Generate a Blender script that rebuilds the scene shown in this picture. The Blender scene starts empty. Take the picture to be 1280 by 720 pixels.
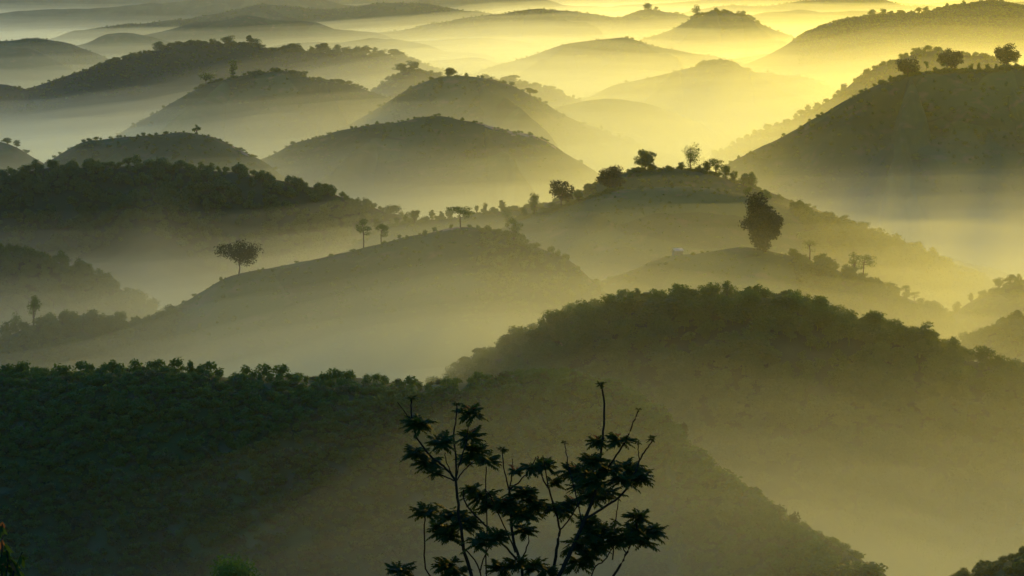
import bpy, math, random
import numpy as np
from mathutils import Vector
R = math.radians
S = bpy.context.scene
COL = S.collection
rng = np.random.default_rng(7)

# ------------------------------------------------------------------ camera, sky, sun, exposure
CAM_Z = 200.0
F = 3630.0                       # focal length in photograph pixels (1280 wide)
PITCH = R(5.96)
cam = bpy.data.cameras.new('camera')
cam.sensor_width = 36.0
cam.lens = 36.0 * F / 1280.0
cam.clip_start = 0.5
cam.clip_end = 60000
camo = bpy.data.objects.new('camera', cam)
COL.objects.link(camo)
camo.location = (0, 0, CAM_Z)
camo.rotation_euler = (math.pi / 2 - PITCH, 0, 0)
S.camera = camo

SUN_AZ, SUN_EL = R(11.0), R(8.8)        # azimuth to the right of the view axis (+y), elevation
W = bpy.data.worlds.new('World')
S.world = W
W.use_nodes = True
wn = W.node_tree.nodes
sky = wn.new('ShaderNodeTexSky')
sky.sky_type = 'NISHITA'
sky.sun_disc = False
sky.sun_elevation = SUN_EL
sky.sun_rotation = SUN_AZ
sky.altitude = 900
sky.ozone_density = 10.0
sky.air_density = 2.0
sky.dust_density = 0.3
W.node_tree.links.new(sky.outputs[0], wn['Background'].inputs[0])
wn['Background'].inputs[1].default_value = 0.15

sun = bpy.data.lights.new('sun', 'SUN')
sun.energy = 0.56
sun.angle = R(2.0)
sun.color = (1.0, 0.59, 0.0)
suno = bpy.data.objects.new('sun', sun)
COL.objects.link(suno)
sd = Vector((math.sin(SUN_AZ) * math.cos(SUN_EL), math.cos(SUN_AZ) * math.cos(SUN_EL), math.sin(SUN_EL)))
suno.rotation_euler = sd.to_track_quat('Z', 'Y').to_euler()
suno.location = (0, 0, 400)

S.view_settings.view_transform = 'Standard'
S.view_settings.look = 'None'
S.view_settings.exposure = 1.1
S.view_settings.gamma = 1.0
S.render.engine = 'CYCLES'
cy = S.cycles
cy.use_denoising = True
cy.denoiser = 'OPENIMAGEDENOISE'
cy.max_bounces = 4
cy.diffuse_bounces = 2
cy.glossy_bounces = 1
cy.transmission_bounces = 2
cy.volume_bounces = 2
cy.transparent_max_bounces = 64
cy.caustics_reflective = cy.caustics_refractive = False

# ------------------------------------------------------------------ helpers
def at(px, py, D):
    """world point seen at photograph pixel (px, py) on the plane y = D"""
    u, v = (px - 640) / F, (360 - py) / F
    dy = math.cos(PITCH) + v * math.sin(PITCH)
    dz = -math.sin(PITCH) + v * math.cos(PITCH)
    k = D / dy
    return np.array((u * k, D, CAM_Z + dz * k))

def _hash(ix, iy, seed):
    h = (ix.astype(np.int64) * 374761393 + iy.astype(np.int64) * 668265263 + seed * 1442695041) & 0x7fffffff
    h = ((h ^ (h >> 13)) * 1274126177) & 0x7fffffff
    return ((h ^ (h >> 16)) & 0xffff) / 65535.0

def vnoise(x, y, seed=0):
    x, y = np.asarray(x, float), np.asarray(y, float)
    ix, iy = np.floor(x), np.floor(y)
    fx, fy = x - ix, y - iy
    fx, fy = fx * fx * fx * (fx * (fx * 6 - 15) + 10), fy * fy * fy * (fy * (fy * 6 - 15) + 10)
    a, b = _hash(ix, iy, seed), _hash(ix + 1, iy, seed)
    c, d = _hash(ix, iy + 1, seed), _hash(ix + 1, iy + 1, seed)
    return (a + (b - a) * fx) * (1 - fy) + (c + (d - c) * fx) * fy

def fbm(x, y, seed=0, octv=4):
    s, a, t = 0.0, 1.0, 0.0
    for k in range(octv):
        s = s + a * (vnoise(x * 2 ** k, y * 2 ** k, seed + k * 17) * 2 - 1)
        t += a
        a *= 0.5
    return s / t

def mesh_from(name, verts, faces_flat, loop_totals):
    m = bpy.data.meshes.new(name)
    verts = np.asarray(verts, np.float32)
    faces_flat = np.asarray(faces_flat, np.int32).ravel()
    lt = np.asarray(loop_totals, np.int32)
    m.vertices.add(len(verts)); m.vertices.foreach_set('co', verts.ravel())
    m.loops.add(len(faces_flat)); m.loops.foreach_set('vertex_index', faces_flat)
    m.polygons.add(len(lt))
    m.polygons.foreach_set('loop_start', np.concatenate(([0], np.cumsum(lt)[:-1])).astype(np.int32))
    m.update(calc_edges=True)
    return m

def link(name, mesh, mat=None, parent=None):
    o = bpy.data.objects.new(name, mesh)
    COL.objects.link(o)
    if mat is not None:
        mesh.materials.clear(); mesh.materials.append(mat)
    if parent is not None:
        o.parent = parent
    return o

def grid_faces(nu, nv):
    i = np.arange(nu - 1)[:, None] * nv + np.arange(nv - 1)[None, :]
    return np.stack([i, i + nv, i + nv + 1, i + 1], -1).reshape(-1, 4)

# ------------------------------------------------------------------ materials
def nodes_of(name):
    m = bpy.data.materials.new(name)
    m.use_nodes = True
    return m, m.node_tree.nodes, m.node_tree.links

def earth_mat(name, c1, c2, c3, scale, fields=0):
    m, n, l = nodes_of(name)
    b = n['Principled BSDF']
    b.inputs['Roughness'].default_value = 0.95
    b.inputs['Specular IOR Level'].default_value = 0.1
    tc = n.new('ShaderNodeNewGeometry')
    t1 = n.new('ShaderNodeTexNoise'); t1.inputs['Scale'].default_value = 1 / scale; t1.inputs['Detail'].default_value = 6
    t2 = n.new('ShaderNodeTexNoise'); t2.inputs['Scale'].default_value = 6 / scale; t2.inputs['Detail'].default_value = 4
    l.new(tc.outputs['Position'], t1.inputs['Vector']); l.new(tc.outputs['Position'], t2.inputs['Vector'])
    r1 = n.new('ShaderNodeValToRGB'); r1.color_ramp.elements[0].position = .4; r1.color_ramp.elements[1].position = .6
    r1.color_ramp.elements[0].color = (*c1, 1); r1.color_ramp.elements[1].color = (*c2, 1)
    l.new(t1.outputs[0], r1.inputs[0])
    r2 = n.new('ShaderNodeValToRGB'); r2.color_ramp.elements[0].position = .55; r2.color_ramp.elements[1].position = .72
    l.new(t2.outputs[0], r2.inputs[0])
    mx = n.new('ShaderNodeMix'); mx.data_type = 'RGBA'
    l.new(r2.outputs[0], mx.inputs['Factor']); l.new(r1.outputs[0], mx.inputs['A']); mx.inputs['B'].default_value = (*c3, 1)
    out = mx.outputs['Result']
    if fields:                                   # a patchwork of plots of slightly different crops
        vo = n.new('ShaderNodeTexVoronoi'); vo.inputs['Scale'].default_value = 1 / fields
        ws = n.new('ShaderNodeVectorMath'); ws.operation = 'MULTIPLY_ADD'; ws.inputs[1].default_value = (14, 14, 14)
        l.new(t1.outputs[1], ws.inputs[0]); l.new(tc.outputs['Position'], ws.inputs[2]); l.new(ws.outputs[0], vo.inputs['Vector'])
        sp = n.new('ShaderNodeSeparateColor'); l.new(vo.outputs['Color'], sp.inputs[0])
        mr = n.new('ShaderNodeMapRange'); mr.inputs[3].default_value = .7; mr.inputs[4].default_value = 1.3
        l.new(sp.outputs[0], mr.inputs[0])
        m2 = n.new('ShaderNodeVectorMath'); m2.operation = 'SCALE'; l.new(out, m2.inputs[0]); l.new(mr.outputs[0], m2.inputs['Scale'])
        out = m2.outputs[0]
    l.new(out, b.inputs['Base Color'])
    return m

def volume_mat(name, density, color, g):
    m, n, l = nodes_of(name)
    n.remove(n['Principled BSDF'])
    v = n.new('ShaderNodeVolumePrincipled')
    v.inputs['Color'].default_value = (*color, 1)
    v.inputs['Density'].default_value = density
    v.inputs['Anisotropy'].default_value = g
    l.new(v.outputs[0], n['Material Output'].inputs['Volume'])
    return m

M_GRASS = earth_mat('grass_slope', (.032, .064, .012), (.052, .085, .018), (.11, .09, .04), 60, 38)
M_WOOD = earth_mat('wooded_slope', (.020, .038, .009), (.032, .05, .012), (.05, .05, .02), 40)
M_GROUND = earth_mat('valley_floor', (.035, .05, .018), (.05, .06, .022), (.08, .065, .035), 200)

# ------------------------------------------------------------------ terrain
XM, Y0, Y1 = 5200, -300, 12500
def ground():
    nx, ny = 90, 110
    x = np.linspace(-XM, XM, nx); y = np.linspace(Y0, Y1, ny)
    X, Y = np.meshgrid(x, y, indexing='ij')
    Z = 34 + 6 * fbm(X / 700, Y / 700, 3)
    v = np.stack([X, Y, Z], -1).reshape(-1, 3)
    f = grid_faces(nx, ny)
    o = link('ground', mesh_from('ground', v, f, np.full(len(f), 4)), M_GROUND)
    o['kind'] = 'structure'
    for p in o.data.polygons: p.use_smooth = True
ground()

class Hill:
    def __init__(self, name, D, pts, mat, slope=.46, rnd=14, rough=1.7, back=.5, gully=5.0, seed=None, ext=.36):
        seed = seed if seed is not None else int(D)
        P = np.array([at(p[0], p[1], p[2] if len(p) > 2 else D) for p in pts])
        # continue the ridge beyond its last points, sinking to the valley
        def tail(p, q):
            d = p - q; d[2] = 0; d /= np.linalg.norm(d)
            L = max(30.0, (p[2] - 20) / ext)
            a = p + d * L * .5; a[2] = p[2] - ext * .42 * L
            b = p + d * L; b[2] = 18
            return a, b
        a, b = tail(P[0], P[1]); c, d = tail(P[-1], P[-2])
        P = np.vstack([b, a, P, c, d])
        t = np.concatenate(([0], np.cumsum(np.linalg.norm(np.diff(P[:, :2], axis=0), axis=1))))
        W_ = t[-1]
        step = max(1.5, D / 330.0)
        nu = int(min(900, max(60, W_ / step)))
        u = np.linspace(0, W_, nu)
        # monotone-ish smooth interpolation: Catmull-Rom tangents, then a light blur
        def interp(y):
            m = np.gradient(y, t)
            k = np.clip(np.searchsorted(t, u, side='right') - 1, 0, len(t) - 2)
            h = t[k + 1] - t[k]; s = (u - t[k]) / h
            return ((2*s**3-3*s**2+1)*y[k] + (s**3-2*s**2+s)*h*m[k] + (-2*s**3+3*s**2)*y[k+1] + (s**3-s**2)*h*m[k+1])
        cx, cyy, cz = interp(P[:, 0]), interp(P[:, 1]), interp(P[:, 2])
        px = D / F
        cz = cz + rough * px * 1.6 * fbm(u / (px * 40), u * 0 + seed, seed + 1, 4)
        cz = cz + px * (4.5 if D < 1500 else 8) * fbm(u / (px * 95), u * 0 + seed * 1.7, seed + 3, 3)
        zmax = cz.max()
        Lf, Lb = (zmax - 15) / slope + 30, (zmax - 15) / back + 30
        nv = 110
        s = np.linspace(-1, 1, nv)
        v = np.where(s >= 0, Lf * s ** 2 * .75 + Lf * .25 * s, -(Lb * s ** 2 * .75 - Lb * .25 * s))
        V = v[None, :]
        U = u[:, None]
        X = cx[:, None] + 0 * V
        Y = cyy[:, None] - V
        sl = np.where(V >= 0, slope, back) * (1 + .28 * fbm(U / 55 + V / 300, V / 160, seed + 5, 3))
        drop = sl * (np.sqrt(V * V + rnd * rnd) - rnd)
        far = np.clip(np.abs(V) / 60, 0, 1); gs = max(.8, (D / 1500) ** .5)
        Z = cz[:, None] - drop + gully * (1.7 if D < 1500 else 2.6) * far * fbm(X / (45 * gs), Y / (75 * gs), seed + 9, 4) + .5 * far * fbm(X / 6, Y / 6, seed + 11, 3)
        Z = np.maximum(Z, 12 + 2 * vnoise(X / 30, Y / 30, 4))
        self.P = np.stack([X, Y, Z], -1); self.u, self.v, self.D = u, v, D
        self.cx, self.cy, self.cz = cx, cyy, cz
        f = grid_faces(nu, nv)
        m = mesh_from(name, self.P.reshape(-1, 3), f[:, ::-1], np.full(len(f), 4))
        m.polygons.foreach_set('use_smooth', np.ones(len(f), bool))
        self.o = link(name, m, mat)
        self.o['kind'] = 'structure'
    def crest_at(self, px):
        """point of the crest line seen at photograph column px"""
        cols = 640 + F * self.cx / self.cy
        k = int(np.argmin(np.abs(cols - px)))
        return np.array((self.cx[k], self.cy[k], self.cz[k])), k
    def point(self, px, v):
        """point of the slope v metres in front of (below) the crest, at photograph column px"""
        cols = 640 + F * self.cx / self.cy
        k = int(np.argmin(np.abs(cols - px)))
        j = int(np.clip(np.searchsorted(self.v, v) - 1, 0, len(self.v) - 2))
        s = (v - self.v[j]) / (self.v[j + 1] - self.v[j])
        return self.P[k, j] * (1 - s) + self.P[k, j + 1] * s
    def pick(self, n, v0, v1, px0=-200, px1=1480, r=rng):
        """n random points of the slope between v0 and v1 metres below the crest, in columns px0..px1"""
        cols = 640 + F * self.cx / self.cy
        ks = np.where((cols > px0) & (cols < px1))[0]
        k = r.choice(ks, n)
        vv = v0 + (v1 - v0) * r.random(n)
        j = np.clip(np.searchsorted(self.v, vv) - 1, 0, len(self.v) - 2)
        s = (vv - self.v[j]) / (self.v[j + 1] - self.v[j])
        k2 = np.minimum(k + 1, len(self.u) - 1); a = r.random(n)
        A = self.P[k, j] * (1 - s)[:, None] + self.P[k, j + 1] * s[:, None]
        B = self.P[k2, j] * (1 - s)[:, None] + self.P[k2, j + 1] * s[:, None]
        return A * (1 - a)[:, None] + B * a[:, None]

H = {}
def hill(key, *a, **k):
    H[key] = Hill('hill', *a, **k)

# the camera's own hillside (below the frame) falling away into the first valley
def hillside():
    nx, ny = 80, 90
    x = np.linspace(-300, 300, nx); y = np.linspace(-60, 560, ny)
    X, Y = np.meshgrid(x, y, indexing='ij')
    Yp = np.maximum(Y, 0)
    Z = CAM_Z - 1.7 - .232 * Yp - 4 * (1 - np.exp(-Yp / 12)) - np.maximum(Yp - 300, 0) ** 2 * .0016 - (X / 130) ** 2 * 4
    Z = Z + np.clip(Yp / 60, 0, 1) * .8 * (fbm(X / 25, Y / 25, 21) - .4)
    Z = np.maximum(Z, 20)
    v = np.stack([X, Y, Z], -1).reshape(-1, 3)
    f = grid_faces(nx, ny)
    o = link('hillside', mesh_from('hillside', v, f, np.full(len(f), 4)), M_GRASS)
    o['kind'] = 'structure'
    for p in o.data.polygons: p.use_smooth = True
    return v
HS = hillside()

hill('corner', 400, [(1130,772),(1180,735),(1230,716),(1280,700),(1340,688),(1420,688)], M_GRASS)
hill('A', 600, [(-160,486,640),(-80,476,625),(0,474,615),(60,476,610),(130,471,605),(200,469,600),(250,469,600),(300,475,600),(350,479,600),(400,483,600),(450,483,600),(500,488,600),(540,489,600),(590,484,598),(640,476,590),(690,472,580),(740,478,565),(790,496,545),(830,525,525),(860,560,505),(900,592,490),(960,632,470),(1030,678,445),(1100,722,420),(1160,770,395)], M_GRASS, slope=.46, rnd=30)
hill('B', 760, [(520,505),(560,484),(600,464),(640,443),(690,420),(740,402),(780,392),(830,388),(880,386),(930,382),(970,384),(1010,394),(1060,406),(1100,418),(1150,434),(1200,450),(1240,464),(1280,478),(1360,505),(1440,530)], M_WOOD, slope=.48, rnd=26)
hill('D', 1000, [(-140,480,900),(-60,452,900),(0,425,900),(40,408,905),(100,401,920),(150,403,940),(190,405,960),(215,388,975),(250,367),(290,346),(340,335),(400,322),(450,311),(500,299),(550,289),(590,285),(640,294),(680,312),(720,333),(745,356),(770,386),(800,420)], M_GRASS)
hill('E', 1060, [(690,390),(720,366),(745,353),(790,335),(840,318),(900,310),(940,309),(980,317),(1030,333),(1070,348),(1110,365),(1150,380),(1180,398),(1210,425)], M_GRASS)
hill('F', 1260, [(600,300),(640,279),(670,266),(700,256),(740,245),(780,238),(830,234),(880,233),(920,239),(950,247),(1000,265),(1040,281),(1080,294),(1120,310),(1160,326),(1200,345),(1240,362)], M_GRASS, rnd=34)
hill('G', 1380, [(420,318),(450,302),(480,288),(520,278),(560,273),(600,268),(640,262),(690,250),(730,234),(780,218),(830,213),(870,215),(920,228),(960,240),(1010,258),(1060,278),(1120,300)], M_GRASS)
hill('H1', 1080, [(1150,425),(1180,402),(1210,384),(1240,366),(1280,350),(1340,335),(1420,340)], M_GRASS)
hill('H2', 900, [(1150,462),(1190,436),(1230,415),(1280,394),(1340,378),(1420,380)], M_WOOD)
hill('I', 1500, [(-140,225),(-60,220),(0,217),(50,214),(100,212),(150,209),(200,207),(240,207),(290,214),(340,223),(390,235),(440,251),(480,265),(520,280),(560,300)], M_WOOD)
hill('J', 1180, [(-140,318),(-60,312),(0,313),(40,321),(80,333),(120,348),(160,367),(200,388),(230,408)], M_WOOD)
hill('K', 1950, [(300,215),(330,201),(370,181),(420,166),(470,156),(520,149),(560,146),(600,151),(650,166),(700,189),(740,211),(770,232)], M_GRASS)
hill('L', 1800, [(40,215),(60,203),(100,182),(150,171),(200,168),(240,169),(280,181),(320,202),(350,222)], M_GRASS)
hill('L2', 1900, [(-160,190),(-60,176),(0,176),(30,190),(60,208)], M_GRASS)
hill('M1', 2500, [(110,188),(140,175),(180,151),(220,129),(260,109),(300,98),(340,93),(380,98),(420,103),(460,112),(520,128),(580,150)], M_GRASS)
hill('M2', 2650, [(380,160),(420,138),(440,125),(470,106),(510,89),(560,97),(620,101),(660,104),(700,116),(750,132),(790,143),(820,168)], M_WOOD)
hill('M3', 2350, [(440,155),(480,131),(530,107),(570,99),(620,106),(660,119),(700,141),(740,161),(790,177),(830,192)], M_GRASS)
hill('N', 3200, [(-140,115),(-60,104),(0,101),(40,106),(60,97),(100,83),(150,71),(200,62),(240,58),(280,55),(310,57),(350,63),(400,64),(440,66),(490,72),(540,83),(580,95),(620,112)], M_WOOD)
hill('O1', 4200, [(-140,58),(-60,50),(0,50),(40,47),(70,53),(110,67),(150,82)], M_GRASS)
hill('O2', 4900, [(60,62),(100,50),(130,41),(170,40),(210,48),(260,60)], M_GRASS)
hill('O3', 4000, [(-140,72),(-60,66),(0,62),(40,68),(80,82)], M_GRASS)
hill('P', 1750, [(860,245),(900,215),(950,188),(1000,160),(1050,131),(1100,105),(1140,94),(1200,91),(1280,89),(1360,92),(1440,104)], M_GRASS, gully=8)
hill('P2', 2150, [(860,208),(890,190),(940,164),(1000,145),(1050,117),(1100,87),(1130,72),(1160,66),(1200,73),(1260,81),(1330,95)], M_WOOD)
hill('Q', 2800, [(700,128),(740,113),(780,101),(830,91),(870,80),(900,75),(930,83),(960,88),(1000,92),(1040,106),(1080,122)], M_GRASS)
hill('R', 3400, [(570,102),(610,86),(650,73),(700,59),(740,51),(780,51),(840,61),(880,69),(930,85)], M_GRASS)
hill('R2', 3700, [(880,82),(920,71),(960,63),(1000,61),(1040,69),(1080,82)], M_GRASS)
hill('S', 4500, [(760,62),(800,51),(840,37),(870,19),(900,15),(940,24),(960,34),(1000,48)], M_GRASS)
hill('T', 3300, [(960,66),(990,52),(1030,34),(1060,25),(1100,19),(1140,16),(1180,8),(1220,4),(1280,10),(1360,16),(1440,30)], M_WOOD)
hill('U', 5600, [(440,46),(500,36),(560,29),(620,17),(680,8),(730,16),(780,20),(810,12),(840,17),(900,30)], M_GRASS)
hill('U2', 5000, [(440,66),(500,52),(560,46),(600,42),(650,50),(700,62)], M_GRASS)
hill('W1', 5300, [(160,46),(200,38),(240,31),(280,26),(320,22),(360,27),(420,36),(470,46)], M_GRASS)
hill('W2', 4500, [(290,70),(330,60),(380,54),(430,50),(480,47),(520,53),(570,66)], M_GRASS)
hill('W3', 6200, [(900,30),(940,20),(990,13),(1040,15),(1090,12),(1150,26)], M_GRASS)
hill('W4', 3050, [(900,112),(940,104),(985,99),(1030,103),(1070,114)], M_GRASS)
hill('W5', 2550, [(640,150),(680,136),(720,126),(760,122),(800,128),(850,143),(890,160)], M_GRASS)
hill('W6', 3900, [(480,90),(520,80),(560,74),(610,77),(650,86)], M_GRASS)
hill('V', 7000, [(100,36),(200,26),(270,14),(330,8),(390,12),(440,10),(480,4),(540,8),(600,14),(660,22)], M_GRASS)
hill('V2', 7500, [(780,24),(840,12),(900,6),(960,8),(1020,3),(1080,0),(1140,8),(1200,4),(1290,2),(1400,8)], M_GRASS)
hill('X', 9500, [(-200,18),(-60,14),(80,10),(200,2),(330,-4),(450,4),(600,0),(700,6),(780,8),(880,-2),(1000,-6),(1150,2),(1300,-4),(1450,6)], M_GRASS)
hill('Z', 11600, [(-250,-12),(-60,-16),(140,-10),(330,-18),(520,-12),(700,-8),(850,-12),(1000,-20),(1180,-14),(1400,-20),(1550,-10)], M_GRASS)

def spur(key, px, dpx, drop, length, mat=None, seed=1):
    """a side ridge leaving the crest of hill `key` at column px and running down towards the viewer"""
    p, k = H[key].crest_at(px)
    m = p[1] / F
    pts = []
    for t in (0, .3, .6, 1.0):
        q = np.array((p[0] + dpx * m * t, p[1] - 8 - length * t, p[2] - 1.5 - drop * m * t ** 1.15))
        d = q - np.array((0, 0, CAM_Z)); fwd = np.array((0, math.cos(PITCH), -math.sin(PITCH))); up = np.array((0, math.sin(PITCH), math.cos(PITCH)))
        w = d @ fwd
        pts.append((640 + F * d[0] / w, 360 - F * (d @ up) / w, q[1]))
    hill('s%d' % seed, H[key].D, pts, mat or M_GRASS, slope=.5, seed=seed * 13 + 5, rnd=9, ext=.5)
SPURS = [('M1', 290, -70, 60, 160), ('M1', 400, 60, 60, 170), ('M2', 560, 50, 50, 150), ('M3', 600, 90, 62, 170),
         ('K', 480, -75, 60, 130), ('K', 610, 60, 58, 140), ('L', 170, -50, 50, 120), ('Q', 850, -80, 50, 180), ('Q', 940, 80, 46, 190), ('R', 720, -90, 40, 220), ('R', 800, 70, 40, 230),
         ('S', 890, -80, 45, 300), ('S', 930, 60, 45, 300), ('U', 650, 90, 26, 380), ('P', 1130, -60, 110, 130), ('P', 1240, 50, 120, 140)]
for i, a in enumerate(SPURS): spur(*a, seed=i + 1, mat=M_WOOD if a[0] in ('I', 'T', 'P2') else None)

# ------------------------------------------------------------------ vegetation: shapes
def leaf_mat(name, c1, c2, trans=.35, rough=.6):
    m, n, l = nodes_of(name)
    b = n['Principled BSDF']
    b.inputs['Roughness'].default_value = rough
    b.inputs['Specular IOR Level'].default_value = 0.12
    oi = n.new('ShaderNodeObjectInfo')
    g = n.new('ShaderNodeNewGeometry')
    ad = n.new('ShaderNodeMath'); ad.operation = 'MULTIPLY_ADD'
    l.new(g.outputs['Random Per Island'], ad.inputs[0]); ad.inputs[1].default_value = .45
    mu = n.new('ShaderNodeMath'); mu.operation = 'MULTIPLY'; mu.inputs[1].default_value = .55
    l.new(oi.outputs['Random'], mu.inputs[0]); l.new(mu.outputs[0], ad.inputs[2])
    mx = n.new('ShaderNodeMix'); mx.data_type = 'RGBA'
    mx.inputs['A'].default_value = (*c1, 1); mx.inputs['B'].default_value = (*c2, 1)
    l.new(ad.outputs[0], mx.inputs['Factor'])
    l.new(mx.outputs['Result'], b.inputs['Base Color'])
    t = n.new('ShaderNodeBsdfTranslucent')
    hs = n.new('ShaderNodeMix'); hs.data_type = 'RGBA'; hs.blend_type = 'MULTIPLY'      # light through a leaf is yellower and stronger
    hs.inputs['Factor'].default_value = 1; hs.inputs['B'].default_value = (2.2, 2.1, 1.1, 1); hs.clamp_result = False
    l.new(mx.outputs['Result'], hs.inputs['A']); l.new(hs.outputs['Result'], t.inputs['Color'])
    sh = n.new('ShaderNodeMixShader'); sh.inputs[0].default_value = trans
    l.new(b.outputs[0], sh.inputs[1]); l.new(t.outputs[0], sh.inputs[2])
    l.new(sh.outputs[0], n['Material Output'].inputs['Surface'])
    return m

def bark_mat(name, c1, c2):
    m, n, l = nodes_of(name)
    b = n['Principled BSDF']; b.inputs['Roughness'].default_value = .9; b.inputs['Specular IOR Level'].default_value = .05
    g = n.new('ShaderNodeTexCoord')
    t = n.new('ShaderNodeTexNoise'); t.inputs['Scale'].default_value = 6; t.inputs['Detail'].default_value = 5
    l.new(g.outputs['Object'], t.inputs['Vector'])
    mx = n.new('ShaderNodeMix'); mx.data_type = 'RGBA'
    mx.inputs['A'].default_value = (*c1, 1); mx.inputs['B'].default_value = (*c2, 1)
    l.new(t.outputs[0], mx.inputs['Factor']); l.new(mx.outputs['Result'], b.inputs['Base Color'])
    return m

M_LEAF = leaf_mat('tree_leaf', (.042, .09, .013), (.085, .145, .024), trans=.45)
M_BUSH = leaf_mat('coffee_leaf', (.048, .105, .015), (.10, .17, .028), trans=.45)
M_PALE = leaf_mat('pale_leaf', (.06, .08, .025), (.10, .12, .035))
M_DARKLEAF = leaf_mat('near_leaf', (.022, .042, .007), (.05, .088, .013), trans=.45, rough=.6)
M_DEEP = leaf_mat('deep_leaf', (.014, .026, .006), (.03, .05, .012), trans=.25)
M_RED = leaf_mat('young_leaf', (.16, .06, .025), (.22, .10, .03), trans=.45)
M_BARK = bark_mat('bark', (.05, .04, .03), (.10, .08, .06))
M_STEM = bark_mat('green_stem', (.018, .016, .010), (.035, .030, .018))

class Geo:
    def __init__(self): self.v, self.f, self.n = [], [], 0
    def add(self, v, f):
        self.v.append(np.asarray(v, float)); self.f.append(np.asarray(f, int) + self.n); self.n += len(v)
    def mesh(self, name):
        f = np.vstack(self.f)
        return mesh_from(name, np.vstack(self.v), f, np.full(len(f), f.shape[1]))

def tube(geo, pts, rad, sides=6):
    pts = np.asarray(pts, float); n = len(pts)
    d = np.gradient(pts, axis=0); d /= np.linalg.norm(d, axis=1)[:, None] + 1e-9
    ref = np.where(np.abs(d[:, 2:3]) > .9, np.array([[1., 0, 0]]), np.array([[0, 0, 1.]]))
    a = np.cross(d, ref); a /= np.linalg.norm(a, axis=1)[:, None] + 1e-9
    b = np.cross(d, a)
    th = np.arange(sides) * 2 * math.pi / sides
    ring = pts[:, None, :] + np.asarray(rad)[:, None, None] * (np.cos(th)[None, :, None] * a[:, None, :] + np.sin(th)[None, :, None] * b[:, None, :])
    i = np.arange(n - 1)[:, None] * sides; j = np.arange(sides)[None, :]; j2 = (j + 1) % sides
    f = np.stack([i + j, i + j2, i + sides + j2, i + sides + j], -1).reshape(-1, 4)
    geo.add(ring.reshape(-1, 3), f)

def leaves(geo, c, rad, n, size, r, up=.4, shell=.55):
    """n leaf-sized faces through an ellipsoid, denser towards its outside"""
    d = r.normal(size=(n, 3)); d /= np.linalg.norm(d, axis=1)[:, None]
    q = (shell + (1 - shell) * r.random(n)) ** .8 * (.9 + .25 * r.random(n))
    p = np.asarray(c) + d * q[:, None] * np.asarray(rad)
    nrm = d * .7 + r.normal(size=(n, 3)) * .7 + np.array((0, 0, up))
    nrm /= np.linalg.norm(nrm, axis=1)[:, None]
    t = np.cross(nrm, r.normal(size=(n, 3))); t /= np.linalg.norm(t, axis=1)[:, None] + 1e-9
    b = np.cross(nrm, t)
    s = size * (.6 + .8 * r.random(n))[:, None]
    w = s * (.45 + .2 * r.random(n))[:, None]
    v = np.stack([p - t * s * .5, p + b * w * .5 - nrm * s * .06, p + t * s * .5, p - b * w * .5 - nrm * s * .06], 1).reshape(-1, 3)
    geo.add(v, np.arange(n * 4).reshape(n, 4))

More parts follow.
